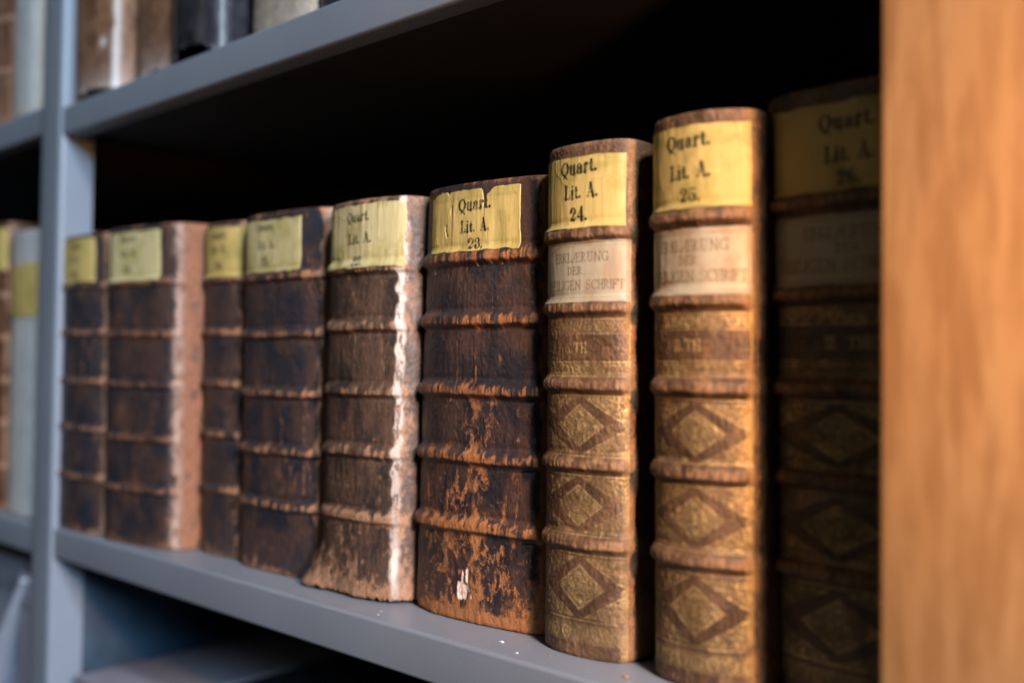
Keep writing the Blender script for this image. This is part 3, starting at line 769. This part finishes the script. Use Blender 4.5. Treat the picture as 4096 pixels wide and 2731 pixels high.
# ------------------------------------------------------------------ books of the neighbouring bay and the shelf above
def plain_fn(zs, seed, wv=.4, tone=.5, pale=0.0, paleR=0.0, amp=.002, hole=None, arch=0.0):
    def hf(sh, S, Z): return bands_h(sh, S, Z, zs, amp, .0035, seed)[0] if zs else np.zeros_like(S)
    def fn(sh, S, Z):
        h, m = (bands_h(sh, S, Z, zs, amp, .0035, seed) if zs else (np.zeros_like(S), np.zeros_like(S)))
        f1 = fbm(S * 70, Z * 35, seed + 1, 5, .6); f2 = fbm(S * 200, Z * 70, seed + 2, 4)
        ends = np.exp(-Z / .006)
        v = wv + f1 * .5 + f2 * .3 + .4 * m + .5 * ends + .3 * gs(S - sh.s1, .004)
        wear = ss(.7, 1.0, v)
        p = pale + paleR * gs(S - sh.s1 + .0005, .0030) * ss(.35, .6, f1 + .1) + paleR * .7 * np.exp(-Z / .010)
        if hole: p = p + hole(sh, S, Z)
        p = np.clip(p, 0, 1)
        at = dict(wear=wear * (1 - p), pale=p, gold=np.zeros_like(S), tone=np.clip(tone + (fbm(S * 110, Z * 90, seed + 8, 4, .6) - .5) * 3.2, 0, 1))
        if arch:
            k = np.clip((S - sh.s0) / (sh.s1 - sh.s0), 0, 1)
            at['rag'] = arch * np.clip(4 * k * (1 - k), 0, 1) ** .7 * np.exp(-Z / .010) * (.75 + .5 * vn(S * 250, S * 0, seed))
        return h + .0006 * (f1 - .5), at, None
    return hf, fn
def prof(x0, x1, y, bul=.008, back=.070):
    a, b, y, bl, bk = x0 * 1000, x1 * 1000, y * 1000, bul * 1000, back * 1000
    w_ = b - a
    return [(a, y + bk), (a - .5, y + bl + 12), (a + .02 * w_, y + bl * .8), (a + .2 * w_, y + .15 * bl), (a + .5 * w_, y),
            (a + .8 * w_, y + .15 * bl), (b - .02 * w_, y + bl * .8), (b + .5, y + bl + 12), (b, y + bk)]
M_VELLUM = leather('white_vellum', (.55, .56, .56), (.66, .66, .64), (.62, .56, .44), rough=.45, bump=.15)
M_TANV = leather('mottled_tan_calf', (.17, .075, .036), (.36, .18, .095), (.48, .28, .165), pale=(.74, .71, .69), rough=.5)
M_BLUE = leather('black_blue_leather', (.016, .017, .024), (.045, .042, .055), (.10, .10, .13), rough=.30)
M_CREAM = leather('soiled_cream_vellum', (.36, .31, .24), (.50, .45, .37), (.42, .34, .24), rough=.5)
M_REDB = leather('reddish_brown_calf', (.10, .040, .022), (.24, .10, .05), (.36, .19, .11), rough=.5)
BV = simple('board_white_vellum', (.58, .58, .56), .5, var=.1); BR = simple('board_red_brown', (.26, .11, .06), .6, var=.4, scale=50)
BB = simple('board_blue_black', (.035, .04, .055), .28, var=.2); BC = simple('board_cream', (.42, .36, .28), .6, var=.2)
def other(x0, x1, y, zb, H, mat, bmat, fnp, label, group, bul=.008, ds=.0012, depth=.2):
    sh = Shape(prof(x0, x1, y, bul), zb, H, ds=ds, depth=depth)
    r = book_root(sh, label, group)
    finish_book(r, sh, mat, fnp[1], bmat)
    return r, sh
UG = 'books on the upper shelf'; LG = 'books left of the post'
ZU = GAP + TH
ZUL = GAP + TH + .007
other(-.963, -.900, .004, ZUL, .27, M_VELLUM, BV, plain_fn([], 600, .2, .5), 'white vellum book on the upper shelf left of the post', UG)
other(-.898, -.8725, .012, ZUL, .25, M_REDB, BR, plain_fn([.05, .1, .15], 610), 'narrow brown book squeezed between the upper white book and the post', UG)
other(-1.06, -.966, .006, ZUL, .25, M_REDB, BR, plain_fn([.05, .1, .15], 615), 'brown book at the left border of the photo on the upper shelf', UG)
other(-.8265, -.7520, .001, ZU, .26, M_TANV, BR, plain_fn([], 620, .15, .4, 0, .65, arch=.006, hole=lambda sh, S, Z: .8 * gs((S - sh.s1 + .014) / .004, 1) * gs((Z - .040) / .004, 1)), 'mottled tan upper book with white torn edge, first one right of the post', UG, ds=.0009)
other(-.7400, -.6720, .012, ZU, .25, M_TANV, BR, plain_fn([], 630, .10, .35, 0, .8, arch=.008), 'orange brown upper book with pale worn foot, left of the glossy black one', UG, ds=.0009)
other(-.6700, -.6080, .002, ZU, .26, M_BLUE, BB, plain_fn([], 640, .0, .3, arch=.012), 'glossy blue-black book on the upper shelf', UG, .012, ds=.0009)
other(-.5960, -.5220, .022, ZU, .25, M_CREAM, BC, plain_fn([], 650, .2, .5), 'soiled cream vellum book on the upper shelf beside the glossy black book', UG, ds=.0009)
other(-.5190, -.4500, .022, ZU, .25, M_BLUE, BB, plain_fn([.05, .1], 660, .1, .3), 'dark book at the top border, right of the cream upper book', UG)

# left bay, middle shelf
r_, s_ = other(-1.060, -.980, .010, -.003, .270, M_REDB, BR, plain_fn([.2, .16, .12, .08, .04], 670, .2, .2), 'brown book with yellow label at the very left border, beside the white spine', LG)
build_label(r_, s_, M_YEL, -1.050, -.984, .2240, .264, lambda sh, S, Z: bands_h(sh, S, Z, [.2, .16, .12, .08, .04], .002, .0035, 670)[0], [('Quart.', -1.018, .257, .022, .0055, 0), ('Lit. A.', -1.018, .245, .019, .0055, 0)], seed=171, ds=.0008)
r_, s_ = other(-.974, -.906, .010, -.003, .258, M_VELLUM, BV, plain_fn([], 680, .1, .5), 'white vellum book with a broad yellow band, left of the post', LG, depth=.06)
build_label(r_, s_, M_YEL, -.971, -.909, .178, .228, lambda sh, S, Z: np.zeros_like(S), [], seed=181, ds=.0012, name='yellow_band')
other(-1.060, -.955, .082, -.003, .266, M_REDB, BR, plain_fn([], 690, .3, .3), 'brown book standing behind the white book with the yellow band', LG, depth=.09)

# ------------------------------------------------------------------ archive boxes on the lowest shelf
BOX = simple('grey_archive_board', (.26, .28, .34), .45, var=.08, scale=30)
BOXL = simple('lilac_grey_archive_board', (.26, .25, .30), .45, var=.08, scale=30)
def archive_box(x0, x1, y0, ztop, mat, label, zb=-.46, lidh=.03, depth=.27):
    r = empty('archive_box', ((x0 + x1) / 2, y0 + .1, zb), label, 'box', 'grey archive boxes on the lowest shelf')
    link('box_body', box_mesh('box_body', x0 + .002, x1 - .002, y0 + .002, y0 + depth - .002, zb, ztop - .002, .001, 2), mat, r)
    link('lid', box_mesh('lid', x0, x1, y0, y0 + depth, ztop - lidh, ztop, .0022, 3), mat, r)
    return r
archive_box(-.8110, -.7050, .010, -.117, BOXL, 'lilac grey archive box with lit lid corner, right of the post')
archive_box(-.7020, -.5950, .012, -.118, simple('box_board_painted_shade', (.045, .055, .075), .35, var=.1), 'grey archive box under the middle shelf, painted dark as shade, with bright lid edge')  # shelf's shade is put into this box's dark board colour
archive_box(-.9350, -.9060, .010, -.052, BOXL, 'narrow pale box standing left of the post on the lowest shelf', zb=-.463)
archive_box(-1.100, -.9480, .030, -.052, BOX, 'wide grey box at the lower left corner behind the slanting folder', zb=-.463)
# slanting folder
import bmesh
def folder():
    bm = bmesh.new()
    a, b = Vector((-.9090, .007, -.0545)), Vector((-1.0810, .007, -.2500))
    n = Vector((.75, 0, -.66)) * .0042
    vs = []
    for p in (a, b):
        for d in (Vector((0, 0, 0)), n):
            for y in (0, .20): vs.append(bm.verts.new((p.x + d.x - .004, .004 + y, p.z + d.z)))
    for f in ((0, 1, 3, 2), (4, 6, 7, 5), (0, 4, 5, 1), (2, 3, 7, 6), (0, 2, 6, 4), (1, 5, 7, 3)):
        bm.faces.new([vs[i] for i in f])
    bmesh.ops.recalc_face_normals(bm, faces=bm.faces)
    me = bpy.data.meshes.new('folder'); bm.to_mesh(me); bm.free(); return me
tag(link('folder', folder(), simple('pale_folder_card', (.42, .46, .54), .4, var=.06)), 'pale card folder leaning diagonally against the narrow box at the lower left', 'folder')

# ------------------------------------------------------------------ crumbs of leather and paper on the shelf
def crumb(x, y, z, r, seed):
    bm = bmesh.new(); bmesh.ops.create_icosphere(bm, subdivisions=2, radius=1.0)
    rn = random.Random(seed)
    for v in bm.verts:
        k = 1 + rn.uniform(-.4, .35)
        v.co = Vector((v.co.x * k * r * 1.5, v.co.y * k * r, v.co.z * k * r * .45))
        v.co += Vector((x, y, z + r * .4))
    me = bpy.data.meshes.new('crumb'); bm.to_mesh(me); bm.free(); return me
CW = simple('white_paper_crumb', (.75, .74, .72), .8); CO = simple('leather_crumb', (.45, .20, .08), .8)
for (x, y, r, m, lab) in ((-.3435, .0165, .0010, CW, 'white crumb on the grey shelf in front of book 23'),
                          (-.2660, .0155, .0011, CO, 'orange leather crumb on the shelf between books 24 and 25'),
                          (-.3255, .0080, .0006, CW, 'tiny white speck near the shelf edge below book 24')):
    tag(link('crumb', crumb(x, y, 0, r, int(r * 1e6)), m), lab, 'crumb')

rn = random.Random(4)
for k in range(9):
    tag(link('leather_crumb', crumb(-.50 + .30 * rn.random(), .006 + .014 * rn.random(), 0, .00032 + .0003 * rn.random(), 50 + k), CO if k % 3 else CW),
        'minute dust crumb lying on the grey shelf in front of the old books', 'crumb', 'dust crumbs on the middle shelf')
